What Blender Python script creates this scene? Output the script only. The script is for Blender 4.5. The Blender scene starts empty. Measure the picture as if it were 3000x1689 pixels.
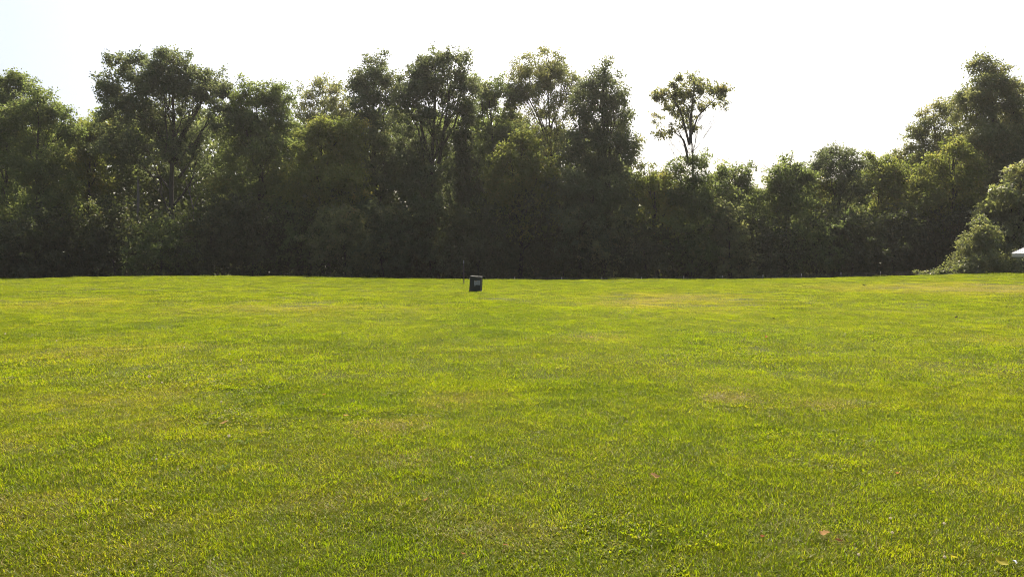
import bpy, math, random
import numpy as np
from mathutils import Vector

S = bpy.context.scene
COL = S.collection
RNG = np.random.default_rng(11)

# ------------------------------------------------------------------ camera
F = 2182.0                    # focal length in pixels of the 3000 px wide photograph
CAMZ = 1.6
PITCH = math.atan(84.5 / F)   # looking slightly down
cam = bpy.data.cameras.new('camera')
cam.sensor_width = 36.0
cam.lens = 36.0 * F / 3000.0
cam.clip_start = 0.1
cam.clip_end = 5000.0
camo = bpy.data.objects.new('camera', cam)
COL.objects.link(camo)
camo.location = (0, 0, CAMZ)
camo.rotation_euler = (math.pi / 2 - PITCH, 0, 0)
S.camera = camo

# ------------------------------------------------------------------ sky and sun
SUN_EL = math.radians(50)
SUN_AZ = math.radians(9)      # to the right of straight ahead (+Y)
w = bpy.data.worlds.new('World')
S.world = w
w.use_nodes = True
nt = w.node_tree
nt.nodes.clear()
out = nt.nodes.new('ShaderNodeOutputWorld')
bg = nt.nodes.new('ShaderNodeBackground')
sky = nt.nodes.new('ShaderNodeTexSky')
sky.sky_type = 'NISHITA'
sky.sun_disc = False
sky.sun_elevation = SUN_EL
sky.sun_rotation = SUN_AZ
sky.air_density = 1.0
sky.dust_density = 5.0
sky.ozone_density = 1.0
bg.inputs['Strength'].default_value = 0.10
nt.links.new(sky.outputs[0], bg.inputs['Color'])
nt.links.new(bg.outputs[0], out.inputs['Surface'])

sl = bpy.data.lights.new('sun', 'SUN')
sl.energy = 4.6
sl.angle = math.radians(0.5)
sl.color = (1.0, 0.93, 0.80)
so = bpy.data.objects.new('sun', sl)
COL.objects.link(so)
sd = Vector((math.sin(SUN_AZ) * math.cos(SUN_EL), math.cos(SUN_AZ) * math.cos(SUN_EL), math.sin(SUN_EL)))
so.rotation_euler = sd.to_track_quat('Z', 'Y').to_euler()
so.location = (20, 60, 80)

S.view_settings.view_transform = 'Standard'
S.view_settings.look = 'None'
GLARE_VEIL = 0.0002  # density of the added air that stands for veiling lens glare
S.view_settings.exposure = 0.95
S.view_settings.gamma = 1.0
S.view_settings.use_curve_mapping = False
S.render.engine = 'CYCLES'
S.cycles.max_bounces = 7
S.cycles.diffuse_bounces = 4
S.cycles.glossy_bounces = 2
S.cycles.transmission_bounces = 4
S.cycles.transparent_max_bounces = 4
S.cycles.use_denoising = True
S.cycles.denoiser = 'OPENIMAGEDENOISE'
S.cycles.denoising_input_passes = 'RGB_ALBEDO_NORMAL'
S.cycles.denoising_prefilter = 'NONE'
S.cycles.pixel_filter_type = 'BLACKMAN_HARRIS'
S.cycles.filter_width = 1.05
S.cycles.sample_clamp_indirect = 6.0

# ------------------------------------------------------------------ helpers
CP, SP = math.cos(PITCH), math.sin(PITCH)


def P(px, py, Y):
    """the point at forward distance Y that shows at pixel (px, py) of the 3000 px photograph"""
    cx, cy = (px - 1500.0) / F, (844.5 - py) / F
    dx, dy, dz = cx, CP + cy * SP, -SP + cy * CP
    t = Y / dy
    return np.array([dx * t, Y, CAMZ + dz * t])


def link(o):
    COL.objects.link(o)
    return o


def tag(o, label=None, cat=None, group=None, kind=None):
    if label: o['label'] = label
    if cat: o['category'] = cat
    if group: o['group'] = group
    if kind: o['kind'] = kind
    return o


def empty(name, loc, label, cat, group=None):
    o = link(bpy.data.objects.new(name, None))
    o.location = Vector(loc)
    o.empty_display_size = 0.3
    return tag(o, label, cat, group)


def mesh_obj(name, verts, faces, mat, parent=None, origin=(0, 0, 0), smooth=False):
    me = bpy.data.meshes.new(name)
    v = np.asarray(verts, dtype=float).reshape(-1, 3) - np.asarray(origin, dtype=float)
    me.from_pydata(v.tolist(), [], [list(f) for f in faces])
    me.update()
    if smooth:
        me.polygons.foreach_set('use_smooth', [True] * len(me.polygons))
    me.materials.append(mat)
    o = link(bpy.data.objects.new(name, me))
    if parent is not None:
        o.parent = parent
    else:
        o.location = Vector(origin)
    return o


def fast_mesh(name, V, fsize, mat, tint=None):
    """V: (n*fsize, 3) separate polygons of fsize corners each"""
    n = len(V) // fsize
    me = bpy.data.meshes.new(name)
    me.vertices.add(len(V))
    me.vertices.foreach_set('co', np.ascontiguousarray(V, dtype=np.float32).ravel())
    me.loops.add(len(V))
    me.loops.foreach_set('vertex_index', np.arange(len(V), dtype=np.int32))
    me.polygons.add(n)
    me.polygons.foreach_set('loop_start', np.arange(0, len(V), fsize, dtype=np.int32))
    me.update(calc_edges=True)
    if tint is not None:
        a = me.attributes.new('tint', 'FLOAT', 'FACE')
        a.data.foreach_set('value', np.ascontiguousarray(tint, dtype=np.float32))
    me.materials.append(mat)
    return me


class SineNoise:
    def __init__(self, seed, n=7, spread=1.0):
        r = np.random.default_rng(seed)
        self.k = r.normal(size=(n, 3)) * spread
        self.p = r.uniform(0, 6.283, n)

    def __call__(self, p):
        return np.sin(np.asarray(p) @ self.k.T + self.p).mean(axis=-1) * 1.6


def unit(a):
    return a / (np.linalg.norm(a, axis=-1, keepdims=True) + 1e-9)


def tube(verts, faces, pts, radii, sides=6):
    pts = np.asarray(pts, float)
    base = len(verts)
    n = len(pts)
    for i in range(n):
        d = pts[min(i + 1, n - 1)] - pts[max(i - 1, 0)]
        d = d / (np.linalg.norm(d) + 1e-9)
        a = np.cross(d, (0.31, 0.95, 0.05))
        a /= np.linalg.norm(a) + 1e-9
        b = np.cross(d, a)
        for k in range(sides):
            an = 2 * math.pi * k / sides
            verts.append(pts[i] + (a * math.cos(an) + b * math.sin(an)) * radii[i])
    for i in range(n - 1):
        for k in range(sides):
            k2 = (k + 1) % sides
            faces.append((base + i * sides + k, base + i * sides + k2, base + (i + 1) * sides + k2, base + (i + 1) * sides + k))
    faces.append(tuple(base + (n - 1) * sides + k for k in range(sides)))
    faces.append(tuple(base + k for k in reversed(range(sides))))


def box(verts, faces, x0, x1, y0, y1, z0, z1):
    b = len(verts)
    for z in (z0, z1):
        for (x, y) in ((x0, y0), (x1, y0), (x1, y1), (x0, y1)):
            verts.append((x, y, z))
    faces += [(b, b + 3, b + 2, b + 1), (b + 4, b + 5, b + 6, b + 7), (b, b + 1, b + 5, b + 4), (b + 1, b + 2, b + 6, b + 5),
              (b + 2, b + 3, b + 7, b + 6), (b + 3, b, b + 4, b + 7)]


def bevel(o, width, seg=2):
    m = o.modifiers.new('bevel', 'BEVEL')
    m.width = width
    m.segments = seg
    m.limit_method = 'ANGLE'
    return o


# ------------------------------------------------------------------ materials
def new_mat(name):
    m = bpy.data.materials.new(name)
    m.use_nodes = True
    m.node_tree.nodes.clear()
    return m, m.node_tree.nodes, m.node_tree.links


def ramp(nodes, stops, interp='LINEAR'):
    r = nodes.new('ShaderNodeValToRGB')
    r.color_ramp.interpolation = interp
    els = r.color_ramp.elements
    while len(els) > 1:
        els.remove(els[-1])
    els[0].position = stops[0][0]
    els[0].color = (*stops[0][1], 1)
    for p, c in stops[1:]:
        e = els.new(p)
        e.color = (*c, 1)
    return r


def noise_node(N, L, scale, detail=3, rough=0.55, vec=None):
    n = N.new('ShaderNodeTexNoise')
    n.inputs['Scale'].default_value = scale
    n.inputs['Detail'].default_value = detail
    n.inputs['Roughness'].default_value = rough
    if vec is not None:
        L.new(vec, n.inputs['Vector'])
    return n


def math_node(N, L, op, a, b=None, c=None, clamp=False):
    n = N.new('ShaderNodeMath')
    n.operation = op
    n.use_clamp = clamp
    for i, v in enumerate((a, b, c)):
        if v is None:
            continue
        if isinstance(v, (int, float)):
            n.inputs[i].default_value = v
        else:
            L.new(v, n.inputs[i])
    return n.outputs[0]


def mixc(N, L, fac, a, b, mode='MIX'):
    n = N.new('ShaderNodeMix')
    n.data_type = 'RGBA'
    n.blend_type = mode
    for i, v in ((0, fac), (6, a), (7, b)):
        if isinstance(v, (int, float)):
            n.inputs[i].default_value = v
        elif isinstance(v, tuple):
            n.inputs[i].default_value = (*v, 1)
        else:
            L.new(v, n.inputs[i])
    return n.outputs[2]


def leaf_shader(N, L, col, trans_col, trans=0.45, gloss=0.02, rough=0.5, fres=0.08):
    dif = N.new('ShaderNodeBsdfDiffuse')
    tr = N.new('ShaderNodeBsdfTranslucent')
    gl = N.new('ShaderNodeBsdfGlossy')
    gl.inputs['Roughness'].default_value = rough
    gl.inputs['Color'].default_value = (0.95, 0.92, 0.8, 1)
    L.new(col, dif.inputs['Color'])
    L.new(trans_col, tr.inputs['Color'])
    m1 = N.new('ShaderNodeMixShader')
    m1.inputs[0].default_value = trans
    L.new(dif.outputs[0], m1.inputs[1])
    L.new(tr.outputs[0], m1.inputs[2])
    fr = N.new('ShaderNodeLayerWeight')
    fr.inputs['Blend'].default_value = 0.25
    f2 = math_node(N, L, 'MULTIPLY_ADD', fr.outputs['Facing'], fres, gloss)
    m2 = N.new('ShaderNodeMixShader')
    L.new(f2, m2.inputs[0])
    L.new(m1.outputs[0], m2.inputs[1])
    L.new(gl.outputs[0], m2.inputs[2])
    o = N.new('ShaderNodeOutputMaterial')
    L.new(m2.outputs[0], o.inputs['Surface'])


def leaf_mat(name, stops, tstops, trans=0.42, gloss=0.008):
    m, N, L = new_mat(name)
    a = N.new('ShaderNodeAttribute')
    a.attribute_name = 'tint'
    geo = N.new('ShaderNodeNewGeometry')
    n = noise_node(N, L, 0.35, 2, 0.5, geo.outputs['Position'])
    f = math_node(N, L, 'MULTIPLY_ADD', n.outputs['Fac'], 0.7, -0.35)
    f = math_node(N, L, 'ADD', a.outputs['Fac'], f, clamp=True)
    r1, r2 = ramp(N, stops), ramp(N, tstops)
    L.new(f, r1.inputs[0])
    L.new(f, r2.inputs[0])
    leaf_shader(N, L, r1.outputs[0], r2.outputs[0], trans, gloss, .45, .05)
    return m


LEAF = {
    'dark': leaf_mat('leaf_dark_green', [(0, (.05, .07, .034)), (.6, (.074, .1, .048)), (1, (.105, .12, .056))],
                     [(0, (0.17, 0.215, 0.08)), (.6, (0.265, 0.30, 0.11)), (1, (0.39, 0.37, 0.13))], .45),
    'green': leaf_mat('leaf_mid_green', [(0, (.046, .07, .026)), (.6, (.07, .1, .036)), (1, (.105, .12, .042))],
                      [(0, (0.20, 0.265, 0.07)), (.6, (0.315, 0.375, 0.09)), (1, (0.47, 0.45, 0.11))], .5),
    'pale': leaf_mat('leaf_pale_green', [(0, (.07, .084, .044)), (.6, (.098, .112, .056)), (1, (.14, .125, .064))],
                     [(0, (0.25, 0.29, 0.09)), (.6, (0.40, 0.41, 0.12)), (1, (0.56, 0.46, 0.15))], .5),
    'yellow': leaf_mat('leaf_yellow_green', [(0, (.06, .074, .02)), (.6, (.09, .1, .026)), (1, (.14, .11, .03))],
                       [(0, (0.24, 0.30, 0.055)), (.6, (0.38, 0.41, 0.075)), (1, (0.54, 0.42, 0.085))], .52),
    'sumac': leaf_mat('leaf_sumac', [(0, (.06, .07, .035)), (.6, (.085, .095, .045)), (1, (.13, .12, .06))],
                      [(0, (0.26, 0.31, 0.08)), (.6, (0.40, 0.43, 0.11)), (1, (0.55, 0.5, 0.14))], .48, .05),
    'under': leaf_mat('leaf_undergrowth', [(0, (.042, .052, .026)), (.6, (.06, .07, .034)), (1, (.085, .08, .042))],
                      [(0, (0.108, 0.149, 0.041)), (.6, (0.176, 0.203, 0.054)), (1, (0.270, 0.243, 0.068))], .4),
}


def solid(name, c, rough=0.6, metal=0.0, var=0.25, scale=8.0, bump=0.0, spec=0.5):
    m, N, L = new_mat(name)
    p = N.new('ShaderNodeBsdfPrincipled')
    p.inputs['Roughness'].default_value = rough
    p.inputs['Metallic'].default_value = metal
    p.inputs['Specular IOR Level'].default_value = spec
    tc = N.new('ShaderNodeTexCoord')
    n = noise_node(N, L, scale, 5, 0.6, tc.outputs['Object'])
    col = mixc(N, L, n.outputs['Fac'], tuple(x * (1 - var) for x in c), tuple(min(1, x * (1 + var)) for x in c))
    L.new(col, p.inputs['Base Color'])
    if bump:
        b = N.new('ShaderNodeBump')
        b.inputs['Strength'].default_value = bump
        b.inputs['Distance'].default_value = 0.02
        L.new(n.outputs['Fac'], b.inputs['Height'])
        L.new(b.outputs[0], p.inputs['Normal'])
    o = N.new('ShaderNodeOutputMaterial')
    L.new(p.outputs[0], o.inputs['Surface'])
    return m


BARK = solid('bark', (.045, .038, .03), .9, 0, .5, 5, .6, .2)
BARK_PALE = solid('pale_dead_wood', (.15, .13, .11), .9, 0, .4, 6, .5, .2)

# ------------------------------------------------------------------ terrain
CREST_Y = 60.0
_cp = np.array([-1400, -600, 0, 300, 600, 800, 1000, 1200, 1500, 2000, 2300, 2600, 3000, 3600, 4400], float)
_cy = np.array([850, 834, 821, 813, 810, 810, 814, 819, 821, 822, 819, 812, 803, 790, 780], float)
_cx = (_cp - 1500) / F * CREST_Y
_cz = CAMZ - CREST_Y * (_cy - 760.0) / F
_n1 = SineNoise(5, 6, 0.16)
_n2 = SineNoise(6, 8, 0.7)


def smooth(t):
    t = np.clip(t, 0, 1)
    return t * t * (3 - 2 * t)


def ground_z(x, y):
    x = np.asarray(x, float)
    y = np.asarray(y, float)
    # soft interpolation of the crest heights
    cz = np.zeros_like(x + y)
    for d, wt in ((-5, .2), (-2.5, .25), (0, .1), (2.5, .25), (5, .2)):
        cz = cz + wt * np.interp(x + d, _cx, _cz)
    z = cz * smooth((y - 12) / 46.0)
    q = np.stack([x + 0 * y, y + 0 * x, 0 * x + 0 * y], -1)
    near = smooth((y - 1) / 10.0)
    z = z + _n1(q) * 0.05 * near + _n2(q) * 0.012
    # beyond the crest the ground falls away to the fence and the wood
    t = np.clip(y - 60.5, 0, None)
    drop = 1.05 * smooth(t / 10.0) + 0.7 * smooth((t - 9) / 14.0)
    rightfade = 1 - 0.75 * smooth((x - 33) / 8.0)
    return z - drop * rightfade


def gz(x, y):
    return float(ground_z(np.array([float(x)]), np.array([float(y)]))[0])


def on_ground(px, py):
    """world point where the ray through the pixel meets the ground"""
    lo, hi = 2.0, 59.5
    prev = lo
    for Y in np.concatenate([np.arange(2, 12, .05), np.arange(12, 59.5, .2)]):
        p = P(px, py, Y)
        if p[2] <= gz(p[0], p[1]):
            lo, hi = prev, Y
            for _ in range(20):
                m = (lo + hi) / 2
                p = P(px, py, m)
                if p[2] <= gz(p[0], p[1]): hi = m
                else: lo = m
            return np.array([p[0], p[1], gz(p[0], p[1])])
        prev = Y
    p = P(px, py, 59)
    return np.array([p[0], 59, gz(p[0], 59)])


def lawn_material():
    m, N, L = new_mat('lawn_ground')
    geo = N.new('ShaderNodeNewGeometry')
    pos = geo.outputs['Position']
    n1 = noise_node(N, L, 0.35, 4, 0.6, pos)
    n2 = noise_node(N, L, 9.0, 6, 0.7, pos)
    n3 = noise_node(N, L, 60.0, 4, 0.7, pos)
    soil = ramp(N, [(0.3, (.04, .028, .012)), (.55, (.085, .062, .022)), (.75, (.15, .11, .04))])
    L.new(n3.outputs['Fac'], soil.inputs[0])
    green = ramp(N, [(0.3, (.06, .085, .007)), (.7, (.11, .13, .01))])
    L.new(n2.outputs['Fac'], green.inputs[0])
    f = math_node(N, L, 'MULTIPLY_ADD', n1.outputs['Fac'], 1.4, -.05, clamp=True)
    col = mixc(N, L, f, soil.outputs[0], green.outputs[0])
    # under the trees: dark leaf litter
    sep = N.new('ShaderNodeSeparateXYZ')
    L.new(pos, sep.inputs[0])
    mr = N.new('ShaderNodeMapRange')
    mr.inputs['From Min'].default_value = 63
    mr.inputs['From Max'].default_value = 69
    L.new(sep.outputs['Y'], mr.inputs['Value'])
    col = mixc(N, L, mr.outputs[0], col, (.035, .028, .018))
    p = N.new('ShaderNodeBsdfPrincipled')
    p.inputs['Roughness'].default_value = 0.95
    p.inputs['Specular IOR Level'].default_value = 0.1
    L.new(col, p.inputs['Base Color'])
    b = N.new('ShaderNodeBump')
    b.inputs['Strength'].default_value = 0.8
    b.inputs['Distance'].default_value = 0.03
    L.new(n3.outputs['Fac'], b.inputs['Height'])
    L.new(b.outputs[0], p.inputs['Normal'])
    o = N.new('ShaderNodeOutputMaterial')
    L.new(p.outputs[0], o.inputs['Surface'])
    return m


def build_ground():
    xs = np.concatenate([[-900, -500, -300, -200, -150, -120], np.arange(-100, 100.1, 0.8), [120, 150, 200, 300, 500, 900]])
    ys = np.concatenate([[-400, -200, -100, -50, -25, -12], np.arange(-6, 100.1, 0.7), [115, 140, 180, 260, 400, 700, 1200]])
    X, Y = np.meshgrid(xs, ys)
    Z = ground_z(X, Y)
    V = np.stack([X, Y, Z], -1).reshape(-1, 3)
    nx, ny = len(xs), len(ys)
    i = np.arange(nx - 1)
    j = np.arange(ny - 1)
    I, J = np.meshgrid(i, j)
    a = (J * nx + I).ravel()
    faces = np.stack([a, a + 1, a + 1 + nx, a + nx], -1)
    o = mesh_obj('ground', V, faces.tolist(), lawn_material(), smooth=True)
    tag(o, 'uneven lawn ground rising to a low crest before the wood', kind='structure')


build_ground()


# ------------------------------------------------------------------ grass
def grass_material():
    m, N, L = new_mat('grass_blade')
    geo = N.new('ShaderNodeNewGeometry')
    pos = geo.outputs['Position']
    dry = N.new('ShaderNodeAttribute'); dry.attribute_type = 'INSTANCER'; dry.attribute_name = 'dry'
    lush = N.new('ShaderNodeAttribute'); lush.attribute_type = 'INSTANCER'; lush.attribute_name = 'lush'
    tint = N.new('ShaderNodeAttribute'); tint.attribute_name = 'tint'
    n1 = noise_node(N, L, 0.55, 4, 0.6, pos)
    n2 = noise_node(N, L, 3.2, 3, 0.6, pos)
    f = math_node(N, L, 'MULTIPLY_ADD', n1.outputs['Fac'], .42, -.21)
    f = math_node(N, L, 'MULTIPLY_ADD', n2.outputs['Fac'], .32, f)
    f = math_node(N, L, 'ADD', f, -.14)
    f = math_node(N, L, 'ADD', f, tint.outputs['Fac'])
    f = math_node(N, L, 'MULTIPLY_ADD', dry.outputs["Fac"], .47, f)
    f = math_node(N, L, 'MULTIPLY_ADD', lush.outputs['Fac'], -.22, f, clamp=True)
    d = ramp(N, [(0, (.048, .082, .004)), (.35, (.088, .122, .005)), (.62, (.146, .157, .008)), (.82, (.21, .18, .03)), (1, (.36, .28, .12))])
    t = ramp(N, [(0, (.15, .25, .004)), (.35, (.285, .385, .006)), (.62, (.455, .475, .012)), (.82, (.47, .4, .04)), (1, (.48, .37, .13))])
    L.new(f, d.inputs[0])
    L.new(f, t.inputs[0])
    leaf_shader(N, L, d.outputs[0], t.outputs[0], .5, .006, .4, .025)
    return m


GRASS = grass_material()


def blade_patch(name, rng, radius, count, length, width, lean, seg=3, straw=.06, broad=0.0):
    """a round patch of bent blades; polygons are quads along the blade with a pointed end"""
    ang = rng.uniform(0, 6.2832, count)
    rr = radius * 1.5 * rng.uniform(0, 1, count) ** .68
    base = np.stack([rr * np.cos(ang), rr * np.sin(ang), np.full(count, -.004)], -1)
    clump = SineNoise(int(rng.integers(1e6)), 6, 6.0 / max(radius, .3) * .7)
    hgt = (1 + .28 * clump(base)) * (1.06 - .38 * (rr / (1.5 * radius)) ** 2)
    Ln = length * hgt * rng.uniform(.5, 1.25, count)
    az = rng.uniform(0, 6.2832, count)
    # blades of one tuft lean the same way
    az = np.where(rng.uniform(0, 1, count) < .45, clump(base * .6 + 3) * 3.1, az)
    ln = np.clip(rng.normal(lean, .35, count), .05, 1.45)
    tint = np.clip(rng.normal(.42, .125, count), 0, 1)
    isstraw = rng.uniform(0, 1, count) < straw
    tint = np.where(isstraw, rng.uniform(.85, 1.1, count), tint)
    ln = np.where(isstraw, rng.uniform(.9, 1.5, count), ln)
    wd = width * rng.uniform(.6, 1.35, count) * np.where(isstraw, .7, 1)
    h = np.stack([np.cos(az), np.sin(az), 0 * az], -1)
    side = np.stack([-np.sin(az + rng.normal(0, .5, count)), np.cos(az), 0 * az], -1)
    side = unit(side)
    pts = [base]
    p = base
    for s in range(seg):
        th = ln * (0.45 + .75 * (s + .5) / seg * 1.2)     # angle from vertical grows along the blade
        th = np.minimum(th, 1.42)
        stp = (Ln / seg)[:, None]
        p = p + stp * (h * np.sin(th)[:, None] + np.array([0, 0, 1.0]) * np.cos(th)[:, None])
        pts.append(p)
    prof = [.75, 1.0, .7, .06] if seg == 3 else [.8, .9, .06]
    if broad:
        prof = [.2, 1.0, .9, .06]
    quads = []
    for s in range(seg):
        a = side * (wd * prof[s] * .5)[:, None]
        b = side * (wd * prof[s + 1] * .5)[:, None]
        quads.append(np.stack([pts[s] - a, pts[s] + a, pts[s + 1] + b, pts[s + 1] - b], 1))
    Q = np.concatenate(quads, 0).reshape(-1, 3)
    me = fast_mesh(name, Q, 4, GRASS, np.tile(tint, seg))
    return bpy.data.objects.new(name, me)


# places in the photograph where the turf is dry or lush: px, py, half width px, half height px, dryness
SPOTS = [(1900, 890, 170, 22, .7), (2840, 850, 190, 22, .9), (2990, 842, 120, 18, .8), (2950, 1000, 90, 16, .9), (2520, 850, 150, 14, .5),
         (1180, 1250, 130, 14, .8), (1140, 1325, 140, 18, 1.0), (1080, 1440, 110, 25, .7), (2140, 1160, 80, 16, 1.0), (2400, 1180, 80, 16, .7),
         (30, 1290, 70, 30, .9), (40, 1490, 110, 70, .8), (1500, 1530, 190, 40, .6), (1480, 1590, 90, 20, .8), (380, 1030, 260, 30, .5),
         (230, 1180, 260, 35, .55), (800, 905, 320, 14, .55), (150, 890, 200, 20, .5), (1370, 1170, 110, 20, .8), (1850, 1000, 160, 8, .8),
         (450, 1240, 60, 12, .7), (600, 1110, 90, 30, .5), (150, 1640, 160, 40, .5), (2700, 1640, 200, 20, .4), (2100, 875, 200, 18, .6),
         (1430, 960, 190, 60, -.6), (1680, 1150, 200, 40, -.4), (1340, 1290, 120, 60, -.3), (700, 1420, 130, 40, -.7), (900, 1180, 260, 30, -.3),
         (2100, 990, 250, 30, -.5), (2300, 1260, 200, 40, -.4), (1250, 1600, 150, 60, -.5), (700, 1000, 300, 12, -.4), (330, 965, 200, 10, -.5),
         (1500, 830, 500, 8, -.2)]


def build_grass():
    rng = np.random.default_rng(3)
    lib = bpy.data.collections.new('grass_patches')
    specs = []
    # near: fine blades
    for i in range(6):
        specs.append(('patch_a%d' % i, .3, 2700, .041, .0034, .95, 3, .05))
    for i in range(2):
        specs.append(('patch_a%d' % (6 + i), .3, 2000, .055, .004, 1.1, 3, .12))      # coarse, flopped over
    for i in range(2):
        specs.append(('patch_a%d' % (8 + i), .3, 2300, .026, .0095, 1.05, 3, .03, 1.0))      # clover and small broad leaves
    for i in range(5):
        specs.append(('patch_b%d' % i, .6, 3900, .041, .0052, .98, 3, .04))
    for i in range(2):
        specs.append(('patch_b%d' % (5 + i), .6, 2500, .056, .007, 1.1, 3, .08))
    specs.append(('patch_b7', .6, 2600, .03, .014, 1.05, 3, .03, 1.0))
    for i in range(5):
        specs.append(('patch_c%d' % i, 1.1, 4200, .043, .011, .9, 2, .02))
    for s in specs:
        lib.objects.link(blade_patch(s[0], rng, *s[1:]))
    na, nb, nc = 10, 8, 5
    spots = []
    for (px, py, hw, hh, d) in SPOTS:
        c = on_ground(px, py); e = on_ground(px + hw, py); t0 = on_ground(px, py - hh); b0 = on_ground(px, min(py + hh, 1800))
        spots.append((c[0], (t0[1] + b0[1]) / 2, max(abs(e[0] - c[0]), .1), max((t0[1] - b0[1]) / 2, .1), d))
    pn = SineNoise(21, 9, .55)
    pn2 = SineNoise(22, 9, 1.7)
    hn = SineNoise(23, 9, 1.1)
    pts, rots, scl, idx, dry, lush = [], [], [], [], [], []
    for (y0, y1, sp, first, n_fine, n_all) in ((2.3, 9.5, .33, 0, 6, na), (9.5, 25, .68, na, 5, nb), (25, 65.0, 1.35, na + nb, 5, nc)):
        xs = np.arange(-62, 66, sp)
        ys = np.arange(y0, y1, sp)
        X, Y = np.meshgrid(xs, ys)
        X = X.ravel() + rng.uniform(-.36, .36, X.size) * sp
        Y = Y.ravel() + rng.uniform(-.36, .36, Y.size) * sp
        ok = np.abs(X) < (Y * .72 + 2.2)
        X, Y = X[ok], Y[ok]
        Z = ground_z(X, Y)
        q = np.stack([X, Y * .6, 0 * X], -1)
        d = .12 * pn(q) + .12 * pn2(q)
        for (cx, cy, rx, ry, a) in spots:
            d = d + a * np.exp(-(((X - cx) / rx) ** 2 + ((Y - cy) / ry) ** 2))
        hgt = np.clip(1 + .13 * hn(q) - .45 * np.clip(d, 0, 1) + .3 * np.clip(-d, 0, 1), .62, 1.5)
        coarse = ((pn2(q + 9) + rng.normal(0, .5, len(X)) > .75) | (d + rng.normal(0, .2, len(X)) > .5)) & (n_all > n_fine)
        clover = (pn(q + 4) + pn2(q + 17) * .6 + rng.normal(0, .35, len(X)) > .62) & (d < .45) & (n_all > n_fine)
        k = np.where(coarse, rng.integers(n_fine, n_fine + 2, len(X)), rng.integers(0, n_fine, len(X)))
        k = np.where(clover, rng.integers(n_fine + 2, max(n_all, n_fine + 3), len(X)), k) + first
        pts.append(np.stack([X, Y, Z], -1))
        rots.append(np.stack([rng.normal(0, .03, len(X)), rng.normal(0, .03, len(X)), rng.uniform(0, 6.28, len(X))], -1))
        wsc = rng.uniform(.95, 1.2, len(X))
        scl.append(np.stack([wsc, wsc, hgt * rng.uniform(.85, 1.15, len(X))], -1))
        idx.append(k)
        dry.append(np.clip(d, 0, 1.2))
        lush.append(np.clip(-d, 0, 1))
    pts, rots, scl, idx, dry, lush = (np.concatenate(a) for a in (pts, rots, scl, idx, dry, lush))
    me = bpy.data.meshes.new('grass')
    me.vertices.add(len(pts))
    me.vertices.foreach_set('co', pts.astype(np.float32).ravel())
    for nm, tp, arr in (('rot', 'FLOAT_VECTOR', rots), ('scl', 'FLOAT_VECTOR', scl)):
        a = me.attributes.new(nm, tp, 'POINT')
        a.data.foreach_set('vector', arr.astype(np.float32).ravel())
    a = me.attributes.new('idx', 'INT', 'POINT'); a.data.foreach_set('value', idx.astype(np.int32))
    a = me.attributes.new('dry', 'FLOAT', 'POINT'); a.data.foreach_set('value', dry.astype(np.float32))
    a = me.attributes.new('lush', 'FLOAT', 'POINT'); a.data.foreach_set('value', lush.astype(np.float32))
    me.update()
    me.materials.append(GRASS)
    o = link(bpy.data.objects.new('grass', me))
    tag(o, 'short mown grass in uneven yellow green tufts', 'grass', kind='stuff')
    g = bpy.data.node_groups.new('grass_scatter', 'GeometryNodeTree')
    g.interface.new_socket('Geometry', in_out='INPUT', socket_type='NodeSocketGeometry')
    g.interface.new_socket('Geometry', in_out='OUTPUT', socket_type='NodeSocketGeometry')
    N, L = g.nodes, g.links
    gi, go = N.new('NodeGroupInput'), N.new('NodeGroupOutput')
    ci = N.new('GeometryNodeCollectionInfo')
    ci.inputs['Collection'].default_value = lib
    ci.inputs['Separate Children'].default_value = True
    ci.inputs['Reset Children'].default_value = True
    ip = N.new('GeometryNodeInstanceOnPoints')
    ip.inputs['Pick Instance'].default_value = True

    def attr(nm, tp):
        n = N.new('GeometryNodeInputNamedAttribute')
        n.data_type = tp
        n.inputs['Name'].default_value = nm
        return n.outputs['Attribute']
    L.new(gi.outputs[0], ip.inputs['Points'])
    L.new(ci.outputs[0], ip.inputs['Instance'])
    L.new(attr('idx', 'INT'), ip.inputs['Instance Index'])
    er = N.new('FunctionNodeEulerToRotation')
    L.new(attr('rot', 'FLOAT_VECTOR'), er.inputs[0])
    L.new(er.outputs[0], ip.inputs['Rotation'])
    L.new(attr('scl', 'FLOAT_VECTOR'), ip.inputs['Scale'])
    L.new(ip.outputs[0], go.inputs[0])
    md = o.modifiers.new('scatter', 'NODES')
    md.node_group = g
    print('grass instances', len(pts))


build_grass()


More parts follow.
